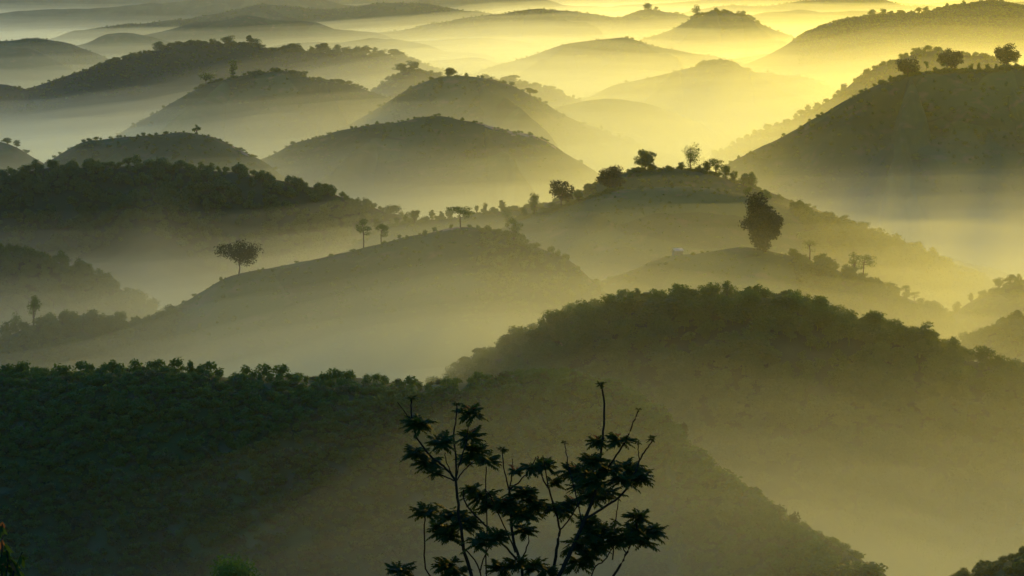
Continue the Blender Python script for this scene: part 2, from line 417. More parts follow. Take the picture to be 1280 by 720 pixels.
def tree_geo(h, w, kind, seed, nleaf=1400, leaf=None):
    r = np.random.default_rng(seed)
    T, C = Geo(), Geo()
    leaf = leaf or max(.35, h * .045)
    blobs = []
    if kind == 'round':
        zc, rz, nb, th = .56, .42, 24, .18
    elif kind == 'oval':
        zc, rz, nb, th = .53, .47, 30, .10
    elif kind == 'dome':
        zc, rz, nb, th = .66, .28, 22, .3
    elif kind == 'slim':
        zc, rz, nb, th = .55, .46, 14, .15
    elif kind == 'bushy':
        zc, rz, nb, th = .50, .46, 14, .08
    elif kind in ('umbrella', 'sparse'):
        zc, rz, nb, th = .78, .2, 9, .62
    else:
        zc, rz, nb, th = .6, .38, 14, .3
    lean = r.normal(size=2) * .035 * h
    if kind in ('umbrella', 'sparse'):
        for k in range(nb):
            a = r.random() * 6.28; q = math.sqrt(r.random()) * .9
            z = h * (.95 - .30 * q * r.random() - .06 * q)
            if k < 2: z, q = h * (.52 + .14 * k), .6
            blobs.append(((math.cos(a) * q * w * .38 + lean[0], math.sin(a) * q * w * .38 + lean[1], z),
                          (w * (.2 + .09 * r.random()),) * 2 + (h * (.09 + .05 * r.random()),)))
    else:
        for k in range(nb):
            d = r.normal(size=3); d /= np.linalg.norm(d)
            q = (.45 + .45 * r.random()) if k > 2 else .1
            wz = 1.0
            if kind == 'oval': wz = .8 + .36 * (d[2] * q)
            if kind == 'slim': wz = 1.05 - .45 * max(0, d[2] * q)
            c = (d[0] * q * w * .46 * wz + lean[0], d[1] * q * w * .46 * wz + lean[1], h * (zc + rz * d[2] * q * .92))
            rb = w * (.13 + .11 * r.random())
            if kind == 'slim': rb = w * (.2 + .12 * r.random())
            blobs.append((c, (rb, rb, rb * (.75 if kind != 'slim' else 1.2))))
    fork = np.array((lean[0] * .4, lean[1] * .4, h * th))
    r0 = h * .018 + .04
    top = np.array((lean[0], lean[1], h * (.8 if kind not in ('umbrella',) else .86)))
    zz = np.linspace(0, 1, 7)
    trunk = np.stack([np.interp(zz, [0, .4, 1], [0, fork[0], top[0]]) + r.normal(size=7) * h * .006,
                      np.interp(zz, [0, .4, 1], [0, fork[1], top[1]]) + r.normal(size=7) * h * .006,
                      np.interp(zz, [0, .4, 1], [-.6, fork[2], top[2]])], 1)
    tube(T, trunk, r0 * np.linspace(1.25, .25, 7))
    tot = sum(b[1][0] ** 2 for b in blobs)
    for c, rb in blobs:
        c = np.array(c)
        z0 = fork[2] + (min(c[2] - .05 * h, top[2]) - fork[2]) * (.15 + .5 * r.random()) if c[2] > fork[2] else fork[2] * .8
        p0 = np.array((np.interp(z0, trunk[:, 2], trunk[:, 0]), np.interp(z0, trunk[:, 2], trunk[:, 1]), z0))
        mid = (p0 + c) / 2 + np.array((0, 0, -.03 * h)) + r.normal(size=3) * h * .012
        tube(T, [p0, mid, c], [r0 * .42, r0 * .28, r0 * .1], 5)
        n = max(8, int(nleaf * rb[0] ** 2 / tot))
        leaves(C, c, rb, n, leaf, r, shell=.35 if kind != 'sparse' else .2)
    return T.mesh('trunk'), C.mesh('crown')

def bush_geo(h, w, seed, n=150, leaf=.42):
    r = np.random.default_rng(seed)
    C = Geo()
    nb = 6
    for k in range(nb):
        a = r.random() * 6.28; q = r.random() * .55
        leaves(C, (math.cos(a) * q * w * .5, math.sin(a) * q * w * .5, h * (.3 + .38 * r.random() * (1.2 - q))),
               (w * .27, w * .27, h * .26), n // nb, leaf, r, up=.8, shell=.3)
    leaves(C, (0, 0, h * .42), (w * .38, w * .38, h * .34), n // 3, leaf, r, up=.8)
    return C.mesh('bush')

def props(o, label, cat, group=None):
    o['label'] = label; o['category'] = cat
    if group: o['group'] = group
    return o

TREE_LIB = {}
def tree_variant(kind, k, mat=None):
    """shared meshes, one metre tall and one metre wide, for rows of trees"""
    key = (kind, k)
    if key not in TREE_LIB:
        asp = {'round': 9.5, 'oval': 7.5, 'slim': 4, 'bushy': 10, 'umbrella': 9, 'sparse': 8}[kind]
        t, c = tree_geo(10, asp, kind, 900 + 31 * k + len(kind) * 7, nleaf=1500 if kind not in ('umbrella', 'sparse') else 800, leaf=.66)
        for m in (t, c):
            co = np.empty(len(m.vertices) * 3, np.float32); m.vertices.foreach_get('co', co)
            co = co.reshape(-1, 3) / np.array((asp, asp, 10), np.float32)
            m.vertices.foreach_set('co', co.ravel()); m.update()
        t.materials.append(M_BARK); c.materials.append(mat or M_LEAF)
        TREE_LIB[key] = (t, c)
    return TREE_LIB[key]

def place_tree(p, h, w, kind, label, cat='tree', group=None, seed=None, name='tree', mat=None, nleaf=1600, leaf=None, shared=False):
    root = bpy.data.objects.new(name, None)
    root.empty_display_size = .5
    COL.objects.link(root)
    root.location = p
    root.rotation_euler = (0, 0, random.random() * 6.28 if shared else 0)
    props(root, label, cat, group)
    if shared:
        t, c = tree_variant(kind, seed)
        root.scale = (w, w, h)
        for nm, m in (('trunk', t), ('crown', c)):
            o = bpy.data.objects.new(nm, m); COL.objects.link(o); o.parent = root
    else:
        t, c = tree_geo(h, w, kind, seed, nleaf, leaf)
        link('trunk', t, M_BARK, root); link('crown', c, mat or M_LEAF, root)
    return root

random.seed(5)
def crest_tree(key, px, hpx, wpx, kind, label, v=0.0, drop=.35, **k):
    """a tree standing on hill `key` at photograph column px, hpx tall and wpx wide in photograph pixels"""
    p = H[key].point(px, v)
    m = p[1] / F
    p = p - np.array((0, 0, drop))
    return place_tree(p, hpx * m + drop, wpx * m, kind, label, seed=k.pop('seed', int(px) + 3), **k)

def crest_row(key, pxs, hr, kind, label, group, wr=(.7, 1.1), vr=(-5, 5), name='tree', cat='tree'):
    for i, px in enumerate(pxs):
        h = (hr[0] + (hr[1] - hr[0]) * random.random() ** 1.6) * random.uniform(.7, 1.12)
        kd = kind if isinstance(kind, str) else random.choice(kind)
        crest_tree(key, px + random.uniform(-3, 3), h, h * random.uniform(*wr), kd, label, v=random.uniform(*vr),
                   group=group, shared=True, seed=i % 5, name=name, cat=cat)

def far_crest_row(key, pxs, hr, label, group, wr=(.6, 1.8), vr=(-14, 8)):
    """far trees only a few pixels tall: crown and trunk in one mesh"""
    drift = 0
    for i, px in enumerate(pxs):
        drift = .6 * drift + random.uniform(-7, 7)
        p = H[key].point(px + drift, random.uniform(*vr))
        m = p[1] / F
        h = hr[1] * (.35 + .75 * random.random() ** 1.8) * m
        w = h * random.uniform(*wr)
        o = bpy.data.objects.new('distant_tree', FAR[i % len(FAR)])
        COL.objects.link(o)
        o.location = p - np.array((0, 0, .4)); o.scale = (w, w, h); o.rotation_euler = (0, 0, random.random() * 6.28)
        props(o, label, 'tree', group)

def far_mesh(k):
    t, c = tree_variant(('round', 'bushy', 'oval', 'slim')[k % 4], 20 + k)
    def arr(m):
        co = np.empty(len(m.vertices) * 3, np.float32); m.vertices.foreach_get('co', co)
        vi = np.empty(len(m.loops), np.int32); m.loops.foreach_get('vertex_index', vi)
        return co.reshape(-1, 3), vi.reshape(-1, 4)
    (v1, f1), (v2, f2) = arr(t), arr(c)
    m = mesh_from('distant_tree', np.vstack([v1, v2]), np.vstack([f1, f2 + len(v1)]), np.full(len(f1) + len(f2), 4))
    m.materials.append(M_LEAF)
    return m
FAR = [far_mesh(k) for k in range(6)]

def gn_stuff(name, pts, scl, meshes):
    """a mass nobody could count: instances of a few plant meshes on given points of the slopes"""
    lib = bpy.data.collections.new(name + '_kinds')
    for m in meshes:
        o = bpy.data.objects.new(name + '_kind', m); lib.objects.link(o)
    m = bpy.data.meshes.new(name)
    m.vertices.add(len(pts)); m.vertices.foreach_set('co', np.asarray(pts, np.float32).ravel())
    a = m.attributes.new('scl', 'FLOAT_VECTOR', 'POINT'); a.data.foreach_set('vector', np.asarray(scl, np.float32).ravel())
    o = link(name, m)
    o['kind'] = 'stuff'
    ng = bpy.data.node_groups.new(name, 'GeometryNodeTree')
    ng.interface.new_socket('Geometry', in_out='INPUT', socket_type='NodeSocketGeometry')
    ng.interface.new_socket('Geometry', in_out='OUTPUT', socket_type='NodeSocketGeometry')
    n, l = ng.nodes, ng.links
    gi, go = n.new('NodeGroupInput'), n.new('NodeGroupOutput')
    ci = n.new('GeometryNodeCollectionInfo'); ci.inputs[0].default_value = lib; ci.inputs['Separate Children'].default_value = True; ci.inputs['Reset Children'].default_value = True
    ip = n.new('GeometryNodeInstanceOnPoints'); ip.inputs['Pick Instance'].default_value = True
    na = n.new('GeometryNodeInputNamedAttribute'); na.data_type = 'FLOAT_VECTOR'; na.inputs[0].default_value = 'scl'
    rv = n.new('FunctionNodeRandomValue'); rv.data_type = 'FLOAT_VECTOR'; rv.inputs[0].default_value = (0, 0, 0); rv.inputs[1].default_value = (0, 0, 6.28)
    ri = n.new('FunctionNodeRandomValue'); ri.data_type = 'INT'; ri.inputs[4].default_value = 0; ri.inputs[5].default_value = len(meshes) - 1
    l.new(gi.outputs[0], ip.inputs['Points']); l.new(ci.outputs[0], ip.inputs['Instance'])
    l.new(ri.outputs[2], ip.inputs['Instance Index']); l.new(rv.outputs[0], ip.inputs['Rotation'])
    l.new(na.outputs[0], ip.inputs['Scale']); l.new(ip.outputs[0], go.inputs[0])
    md = o.modifiers.new('scatter', 'NODES'); md.node_group = ng
    return o

# ------------------------------------------------------------------ vegetation: where it grows
# solitary trees one can pick out
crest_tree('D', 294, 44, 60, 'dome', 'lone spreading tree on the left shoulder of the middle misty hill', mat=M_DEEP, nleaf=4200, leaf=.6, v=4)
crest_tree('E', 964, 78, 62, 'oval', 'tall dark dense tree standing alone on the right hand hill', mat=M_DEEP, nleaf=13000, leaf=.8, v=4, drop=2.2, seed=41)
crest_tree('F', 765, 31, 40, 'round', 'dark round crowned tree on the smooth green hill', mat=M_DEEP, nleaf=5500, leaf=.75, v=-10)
crest_tree('F', 705, 38, 32, 'round', 'dark ragged tree left of the round crowned tree', mat=M_DEEP, nleaf=3000, leaf=.7, v=1)
crest_tree('G', 811, 27, 32, 'round', 'hazy round tree on the crest behind the smooth green hill', nleaf=3600, leaf=.75)
crest_tree('F', 671, 30, 20, 'oval', 'narrow upright tree at the left foot of the smooth green hill', nleaf=1200, leaf=.6)
crest_tree('F', 638, 24, 19, 'slim', 'tallest small tree in the dip beside the middle misty hill', nleaf=900, leaf=.6)
crest_tree('D', 638, 34, 26, 'bushy', 'dark block shaped shrub clump on the middle hill crest', nleaf=1500, leaf=.5, v=6)
crest_tree('D', 577, 28, 36, 'umbrella', 'leaning flat topped tree above the pale patch on the middle hill', nleaf=1400, leaf=.45)
crest_tree('D', 452, 36, 24, 'umbrella', 'slender flat topped tree with a bare trunk left of the middle hill top', nleaf=900, leaf=.45)
crest_tree('D', 481, 24, 20, 'umbrella', 'low flat topped tree between the slender tree and the pale patch', nleaf=900, leaf=.45)
crest_tree('E', 1069, 38, 18, 'oval', 'narrow upright tree of the hazy pair on the right hand slope', nleaf=700, leaf=.5)
crest_tree('E', 1084, 34, 28, 'umbrella', 'flat topped tree of the hazy pair on the right hand slope', nleaf=900, leaf=.5)
crest_tree('E', 1011, 30, 24, 'sparse', 'pale thin leaved tree right of the tall dark tree', nleaf=260, leaf=.4)
crest_tree('D', 41, 46, 17, 'slim', 'tall columnar tree on the bushy knoll at left', nleaf=1300, leaf=.45)
crest_tree('D', 18, 26, 17, 'slim', 'shorter columnar tree at the left end of the bushy knoll', nleaf=900, leaf=.45)
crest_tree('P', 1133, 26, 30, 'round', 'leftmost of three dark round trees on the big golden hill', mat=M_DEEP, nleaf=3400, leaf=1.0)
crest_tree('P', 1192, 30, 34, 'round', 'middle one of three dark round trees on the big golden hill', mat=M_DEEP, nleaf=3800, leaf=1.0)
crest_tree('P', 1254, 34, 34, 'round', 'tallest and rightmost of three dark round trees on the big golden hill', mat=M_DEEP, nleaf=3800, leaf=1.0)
crest_tree('M1', 263, 17, 19, 'round', 'low round tree of a pair on the hazy left hill', nleaf=700, leaf=1.2)
crest_tree('M1', 286, 24, 14, 'oval', 'taller narrow tree of a pair on the hazy left hill', nleaf=700, leaf=1.2)
crest_tree('L', 247, 15, 10, 'bushy', 'small dark tree at the right end of the low dim hill', nleaf=400, leaf=.9)
crest_tree('A', 240, 24, 12, 'slim', 'pointed conifer like tree on the near dark ridge', nleaf=700, leaf=.35)
crest_tree('A', 22, 20, 20, 'round', 'bright green taller tree near the left end of the near ridge', nleaf=900, leaf=.35)
crest_tree('G', 866, 40, 24, 'slim', 'tall crooked tree at the left of the sunlit thicket', nleaf=1300, leaf=.6)
crest_tree('A', 856, 30, 12, 'slim', 'slim pale green tree on the near spur edge right of the foreground tree', nleaf=700, leaf=.3, v=-3, mat=M_PALE)
crest_tree('B', 695, 28, 26, 'bushy', 'dark rounded tree low on the left slope of the forested hill', nleaf=1300, leaf=.4, v=16)
crest_tree('S', 872, 15, 16, 'round', 'dark round tree topping a far golden hill', nleaf=400, leaf=2)

# rows of trees along the crests
fr = np.random.default_rng(11)
crest_row('D', [105, 118, 130, 141, 152, 165, 178, 190, 200, 60, 75, 88], (12, 20), ('round', 'bushy'), 'leafy shrub tree on the bushy knoll at left', 'shrub trees on the bushy knoll', wr=(.9, 1.4))
crest_row('D', [500, 512, 524, 536, 548, 560, 596, 608, 618], (6, 12), ('bushy', 'round'), 'small shrub along the top of the middle misty hill', 'shrubs on the middle hill top', wr=(.9, 1.5))
crest_row('G', [478, 498, 506, 515, 543, 552, 558, 566, 592, 606, 622], (10, 28), ('oval', 'slim', 'round'), 'hazy tree in the row behind the middle hill top', 'hazy trees behind the middle hill', wr=(.5, .9))
crest_row('F', [652, 661, 683, 690, 716, 724], (9, 18), ('round', 'oval'), 'small tree along the left flank of the smooth green hill', 'small trees left of the smooth green hill', wr=(.7, 1.0))
crest_row('G', [852, 876, 886, 894, 902, 909, 917, 926, 935, 944], (12, 24), ('round', 'oval', 'umbrella'), 'sunlit tree of the thicket behind the smooth green hill', 'trees of the sunlit thicket', wr=(.7, 1.1))
crest_row('F', [940, 950, 958], (14, 20), ('bushy', 'round'), 'dark shrub on the right shoulder of the smooth green hill', 'dark shrubs by the tall tree', wr=(1.0, 1.5))
crest_row('F', list(np.arange(1000, 1235, 7.5)), (9, 18), ('round', 'bushy', 'oval', 'umbrella'), 'backlit golden tree down the right side of the smooth green hill', 'backlit trees on the green hill flank', wr=(.8, 1.2), vr=(-4, 8))
crest_row('E', list(np.arange(990, 1200, 9.0)), (8, 15), ('round', 'bushy', 'umbrella'), 'small hazy tree down the right side of the tall tree hill', 'small trees on the tall tree hill flank', wr=(.9, 1.4), vr=(-3, 5))
crest_row('H1', [1190, 1203, 1226, 1236, 1248, 1262, 1272], (14, 22), ('round', 'oval'), 'hazy golden tree on the slope at the right edge', 'trees on the hazy slope at the right edge', wr=(.8, 1.2))
crest_row('H2', list(np.arange(1196, 1282, 9.0)), (8, 15), ('round', 'bushy'), 'shrub on the lower hazy slope at the right edge', 'shrubs on the lower slope at the right edge', wr=(.9, 1.3))
crest_row('B', list(np.arange(600, 770, 12.0)), (12, 19), ('round', 'bushy', 'oval'), 'leafy tree climbing the left edge of the forested hill', 'trees on the left edge of the forested hill', wr=(.9, 1.3), vr=(-2, 6))
crest_row('B', list(np.arange(772, 1010, 11.5)), (17, 42), ('round', 'oval', 'umbrella', 'bushy', 'oval'), 'large tree on the top of the forested hill', 'trees on the forested hill top', wr=(.75, 1.15), vr=(-3, 5))
crest_row('B', list(np.arange(1012, 1285, 10.0)), (10, 18), ('round', 'bushy', 'umbrella'), 'tree along the right shoulder of the forested hill', 'trees on the right shoulder of the forested hill', wr=(.9, 1.3), vr=(-3, 5))
crest_row('J', list(np.arange(0, 200, 16.0)), (9, 16), ('round', 'bushy'), 'dim tree on the dark hill at the left edge', 'trees on the dark left hill', wr=(.9, 1.3))
crest_row('I', list(np.arange(60, 330, 11.0)), (7, 13), ('round', 'bushy'), 'dark tree along the crest of the long dim left ridge', 'trees along the long dim left ridge', wr=(.9, 1.4))
crest_row('I', [400, 412, 430, 447, 462], (8, 14), ('round', 'bushy'), 'misty tree at the right end of the long dim left ridge', 'trees at the end of the long dim left ridge', wr=(.9, 1.3))
crest_row('P', [1115, 1122, 1146, 1156, 1164, 1174, 1210, 1218, 1228, 1236, 1246, 1270], (10, 16), ('slim', 'oval', 'umbrella'), 'small tree between the round trees on the big golden hill', 'small trees on the big golden hill', wr=(.4, .8))
far_crest_row('P2', list(np.arange(1000, 1180, 7.0)), (6, 11), 'distant golden tree on the ridge behind the big golden hill', 'trees on the ridge behind the big golden hill')
far_crest_row('N', [164, 170, 178, 186, 193, 201, 208, 216, 224, 238, 243, 262, 270, 277, 290, 304, 314], (7, 15), 'distant dark tree on the long far left ridge', 'trees on the long far left ridge')
far_crest_row('N', list(np.arange(345, 486, 3.6)), (8, 14), 'distant dark tree in the straight row on the far left ridge', 'row of trees on the far left ridge')
far_crest_row('M2', list(np.arange(500, 640, 9.0)), (6, 14), 'hazy distant tree on the hill behind the rounded centre hill', 'trees on the hazy centre hill')
far_crest_row('M3', [560, 566, 640, 660, 755, 768, 775, 798], (8, 16), 'hazy distant tree down the slope of the centre hill', 'trees down the centre hill slope')
far_crest_row('M1', [325, 335, 345, 365, 378, 392, 408, 425], (4, 8), 'small distant tree on the hazy left hill top', 'small trees on the hazy left hill')
far_crest_row('Q', [886, 893, 899, 905, 911, 916], (7, 11), 'distant golden tree topping the right centre hill', 'trees topping the right centre hill')
far_crest_row('S', [864, 880, 888, 896, 904, 912, 920, 928], (5, 10), 'distant tree on top of a far golden hill', 'trees on a far golden hill')
far_crest_row('T', list(np.arange(1088, 1160, 5.0)), (6, 11), 'distant tree in the ragged row at upper right', 'ragged row of trees at upper right')
far_crest_row('T', list(np.arange(1166, 1300, 6.0)), (5, 9), 'distant tree of the dark wood in the upper right corner', 'trees of the dark wood at upper right')
far_crest_row('L2', [2, 8, 20, 35], (8, 16), 'dim tree at the left edge above the long ridge', 'dim trees at the left edge')
far_crest_row('U', [800, 806, 812, 820], (4, 9), 'tiny tree on a peaked far hill near the top', 'tiny trees on a peaked far hill')

# coffee bushes on the near ridge: the largest ones each a thing, the rest one mass
BUSH = [bush_geo(1, 1, 300 + k, n=170, leaf=.17) for k in range(6)]
for m in BUSH: m.materials.append(M_BUSH)
LIT_BUSH = []  # paler-leaved copies: sunlight on the spur bushes put into their colour
for m in BUSH:
    m = m.copy(); m.materials.clear(); m.materials.append(M_PALE); LIT_BUSH.append(m)
def bushes():
    a = H['A']
    crest = []
    for row, gap in ((0, 14.0), (1, 13.0)):
        for px in np.arange(-20, 600, gap):
            p = a.point(px + 6 * row + fr.uniform(-3, 3), -2.0 + 4.2 * row + fr.uniform(-1, 1))
            crest.append(p)
    NROW0 = len(np.arange(-20, 600, 14.0))
    spur = a.pick(120, 0, 42, 600, 1060, fr)
    for i, p in enumerate(list(crest) + list(spur)):
        s = fr.uniform(2.0, 4.2) if i < NROW0 else fr.uniform(1.6, 3.0); w = s * fr.uniform(.8, 1.15)
        o = bpy.data.objects.new('coffee_bush', (LIT_BUSH if i >= len(crest) and i % 3 == 0 else BUSH)[i % 6])
        COL.objects.link(o)
        o.location = p - np.array((0, 0, .15)); o.scale = (w, w, s); o.rotation_euler = (0, 0, fr.random() * 6.28)
        if i < len(crest):
            props(o, 'leafy coffee bush along the crest of the near dark ridge', 'bush', 'coffee bushes on the near ridge crest')
        else:
            props(o, 'sunlit coffee bush on the spur of the near ridge running down to the right', 'bush', 'coffee bushes on the sunlit spur')
bushes()
def scatter(specs):
    P, Sc = [], []
    for key, n, v0, v1, p0, p1, smin, smax, asp in specs:
        p = H[key].pick(n, v0, v1, p0, p1, fr)
        p[:, 2] -= .2
        s = smin + (smax - smin) * fr.random(n) ** 1.6
        w = s * asp * (.8 + .5 * fr.random(n))
        P.append(p); Sc.append(np.stack([w, w, s], 1))
    return np.vstack(P), np.vstack(Sc)
gn_stuff('coffee_plantation', *scatter([
    ('A', 4600, 4, 80, -60, 620, 1.2, 2.5, 1.2), ('A', 2600, 3, 100, 600, 1180, 1.4, 3.4, 1.2), ('A', 500, -25, -6, -60, 1100, 1.2, 2.0, 1.2)]), BUSH + LIT_BUSH[:2])
WOODM = []
for k in range(6):
    m = bush_geo(1, 1, 400 + k, n=420, leaf=.12); m.materials.append(M_LEAF); WOODM.append(m)
gn_stuff('forest', *scatter([('B', 1700, 2, 110, 520, 1320, 2.8, 8.0, .95), ('B', 260, -25, -3, 520, 1320, 3, 6, 1.0)]), FAR)
gn_stuff('hillside_wood', *scatter([
    ('corner', 700, -6, 60, 1120, 1330, .8, 1.9, 1.3),
    ('I', 1300, 0, 90, -60, 540, 3, 7, 1.1), ('J', 900, 0, 90, -60, 230, 3, 6.5, 1.1),
    ('H2', 500, 0, 60, 1150, 1330, 2.5, 5, 1.1), ('D', 420, 0, 45, -20, 215, 2.5, 5.5, 1.1),
    ('D', 520, 0, 60, 590, 790, 1.0, 3.6, 1.1), ('F', 700, -6, 70, 985, 1240, 3, 7, 1.1),
    ('E', 420, 0, 60, 985, 1210, 2.5, 6, 1.1), ('M2', 1300, 0, 90, 400, 820, 1.5, 4.5, 1.2), ('P2', 900, -8, 70, 860, 1280, 2, 5, 1.1),
    ('N', 1500, 0, 90, 0, 600, 1.5, 4, 1.3), ('T', 4200, -10, 120, 980, 1300, 1.3, 3.2, 1.3)]), WOODM)
gn_stuff('hillside_shrubs', *scatter([
    ('D', 900, -3, 90, 200, 640, .5, 1.6, 1.5), ('G', 260, -9, 6, 430, 960, .8, 3.2, 1.5), ('F', 170, -6, 6, 640, 770, .6, 2.4, 1.6), ('P', 260, -10, 8, 1090, 1290, 1, 4, 1.5), ('M2', 160, -9, 8, 480, 700, 1, 5, 1.6), ('N', 420, -14, 10, 120, 520, 1.5, 6, 1.7), ('Q', 90, -8, 6, 870, 930, 1.5, 6, 1.5), ('S', 120, -10, 8, 850, 940, 2, 8, 1.5), ('M1', 140, -8, 8, 240, 440, 1, 4.5, 1.6), ('E', 400, -2, 70, 720, 1000, .4, 1.5, 1.5), ('F', 700, -2, 90, 640, 1000, .4, 1.3, 1.6),
    ('G', 700, -4, 60, 430, 1100, .8, 2.6, 1.4), ('K', 900, -4, 110, 310, 770, .8, 2.8, 1.4), ('L', 500, -4, 90, 50, 340, 1, 3, 1.4),
    ('M1', 700, -4, 110, 120, 560, 1, 3.5, 1.4), ('M3', 700, -4, 110, 450, 830, 1, 4, 1.4), ('P', 1100, -4, 160, 860, 1300, .8, 3, 1.4),
    ('Q', 600, -5, 100, 720, 1080, 1, 3.2, 1.4), ('R', 500, -5, 100, 580, 920, 1, 3.5, 1.4), ('R2', 200, -5, 60, 890, 1080, 1, 3.5, 1.4),
    ('S', 500, -5, 110, 760, 1000, 1.5, 4, 1.3), ('O1', 300, -5, 90, -20, 150, 1.5, 4, 1.3), ('U', 700, -5, 60, 450, 880, 1.5, 4.5, 1.3),
    ('V2', 700, -5, 60, 790, 1300, 2, 5, 1.3), ('V', 700, -5, 60, 110, 650, 2, 5, 1.3), ('H1', 400, 0, 60, 1160, 1330, .8, 3, 1.3)]), WOODM)

# pale bare soil on the crests, and a small hut
M_SOIL = earth_mat('dry_soil', (.30, .22, .12), (.38, .29, .17), (.20, .16, .08), 5)
def soil(key, px0, px1, v0, v1, name='soil', seed=1, n=26, mw=9):
    h = H[key]
    v = []
    for i, px in enumerate(np.linspace(px0, px1, n)):
        e = math.sin(math.pi * i / (n - 1)) ** .5
        c = (v0 + v1) / 2 + (v1 - v0) * .3 * (vnoise(i * .35, 0, seed) - .5) * 2
        w = (v1 - v0) / 2 * e * (.5 + vnoise(i * .6, 3, seed))
        for j in range(mw):
            p = h.point(px, c + w * (2 * j / (mw - 1) - 1)).copy()
            p[2] += .14
            v.append(p)
    f = grid_faces(n, mw)
    o = link(name, mesh_from(name, v, f, np.full(len(f), 4)), M_SOIL)
    o['kind'] = 'structure'
soil('D', 535, 585, -4, 3, seed=2); soil('D', 380, 440, -4, 1, seed=3); soil('A', 306, 330, -3, 2.5, seed=4); soil('A', 372, 392, -2, 2.5, seed=5)
soil('L', 286, 312, -6, 5, seed=6)
soil('K', 590, 700, -2, 9, 'path', seed=7); soil('F', 1000, 1090, -6, 0, seed=8); soil('M2', 690, 710, -6, 2, seed=9)
soil('B', 700, 712, 12, 18, seed=11)
def hut():
    p = H['E'].point(842, 0)
    root = bpy.data.objects.new('hut', None); COL.objects.link(root); root.location = p - np.array((0, 0, .15)); root.rotation_euler = (0, 0, .5)
    props(root, 'tiny pale roofed hut on the bare crest left of the tall dark tree', 'hut')
    g = Geo()
    for z0, z1, a, b in ((-.6, 1.9, 1.7, 1.2),):
        g.add([(-a,-b,z0),(a,-b,z0),(a,b,z0),(-a,b,z0),(-a,-b,z1),(a,-b,z1),(a,b,z1),(-a,b,z1)], [[0,1,5,4],[1,2,6,5],[2,3,7,6],[3,0,4,7]])
    g2 = Geo()
    g2.add([(-2.0,-1.6,1.85),(2.0,-1.6,1.85),(2.0,0,2.7),(-2.0,0,2.7),(2.0,1.6,1.85),(-2.0,1.6,1.85),(-2.0,-1.6,1.78),(2.0,-1.6,1.78),(2.0,0,2.62),(-2.0,0,2.62),(2.0,1.6,1.78),(-2.0,1.6,1.78)],
           [[0,1,2,3],[3,2,4,5],[6,9,8,7],[9,11,10,8],[0,6,7,1],[5,4,10,11],[0,3,9,6],[3,5,11,9],[1,7,8,2],[2,8,10,4]])
    mw = earth_mat('hut_boards', (.22, .17, .11), (.28, .22, .15), (.16, .12, .08), 1)
    mr, n, l = nodes_of('tin_roof'); n['Principled BSDF'].inputs['Base Color'].default_value = (.42, .35, .25, 1); n['Principled BSDF'].inputs['Roughness'].default_value = .5
    link('wall', g.mesh('wall'), mw, root); link('roof', g2.mesh('roof'), mr, root)
hut()

# ------------------------------------------------------------------ foreground
def hs_z(x, y):
    d = (HS[:, 0] - x) ** 2 + (HS[:, 1] - y) ** 2
    return HS[int(np.argmin(d)), 2]

def pinnate(geo, p, d, L, r, width=.12):
    """one compound leaf: a drooping midrib carrying pairs of leaflets"""
    d = d / np.linalg.norm(d)
    side = np.cross(d, (0, 0, 1.0)); side /= np.linalg.norm(side) + 1e-9
    npair = 8
    for k in range(npair + 1):
        t = .22 + .78 * k / npair
        q = p + d * L * t + np.array((0, 0, -1.0)) * L * .26 * t * t
        tang = d + np.array((0, 0, -.52 * t)); tang /= np.linalg.norm(tang)
        for sg in (-1, 1):
            ld = side * sg * .85 + tang * .75 + np.array((0, 0, -.35 - .3 * r.random())) + r.normal(size=3) * .12
            if k == npair: ld = tang + side * sg * .25 + np.array((0, 0, -.2))
            ld /= np.linalg.norm(ld)
            n = np.cross(ld, tang); n /= np.linalg.norm(n) + 1e-9
            b = np.cross(n, ld)
            ll = L * (.40 - .14 * abs(t - .5)) * (.85 + .3 * r.random())
            w = ll * .40
            v = [q, q + ld * ll * .35 + b * w * .5 + n * .05 * ll, q + ld * ll - n * .04 * ll, q + ld * ll * .35 - b * w * .5 + n * .05 * ll]
            geo.add(v, [[0, 1, 2, 3]])

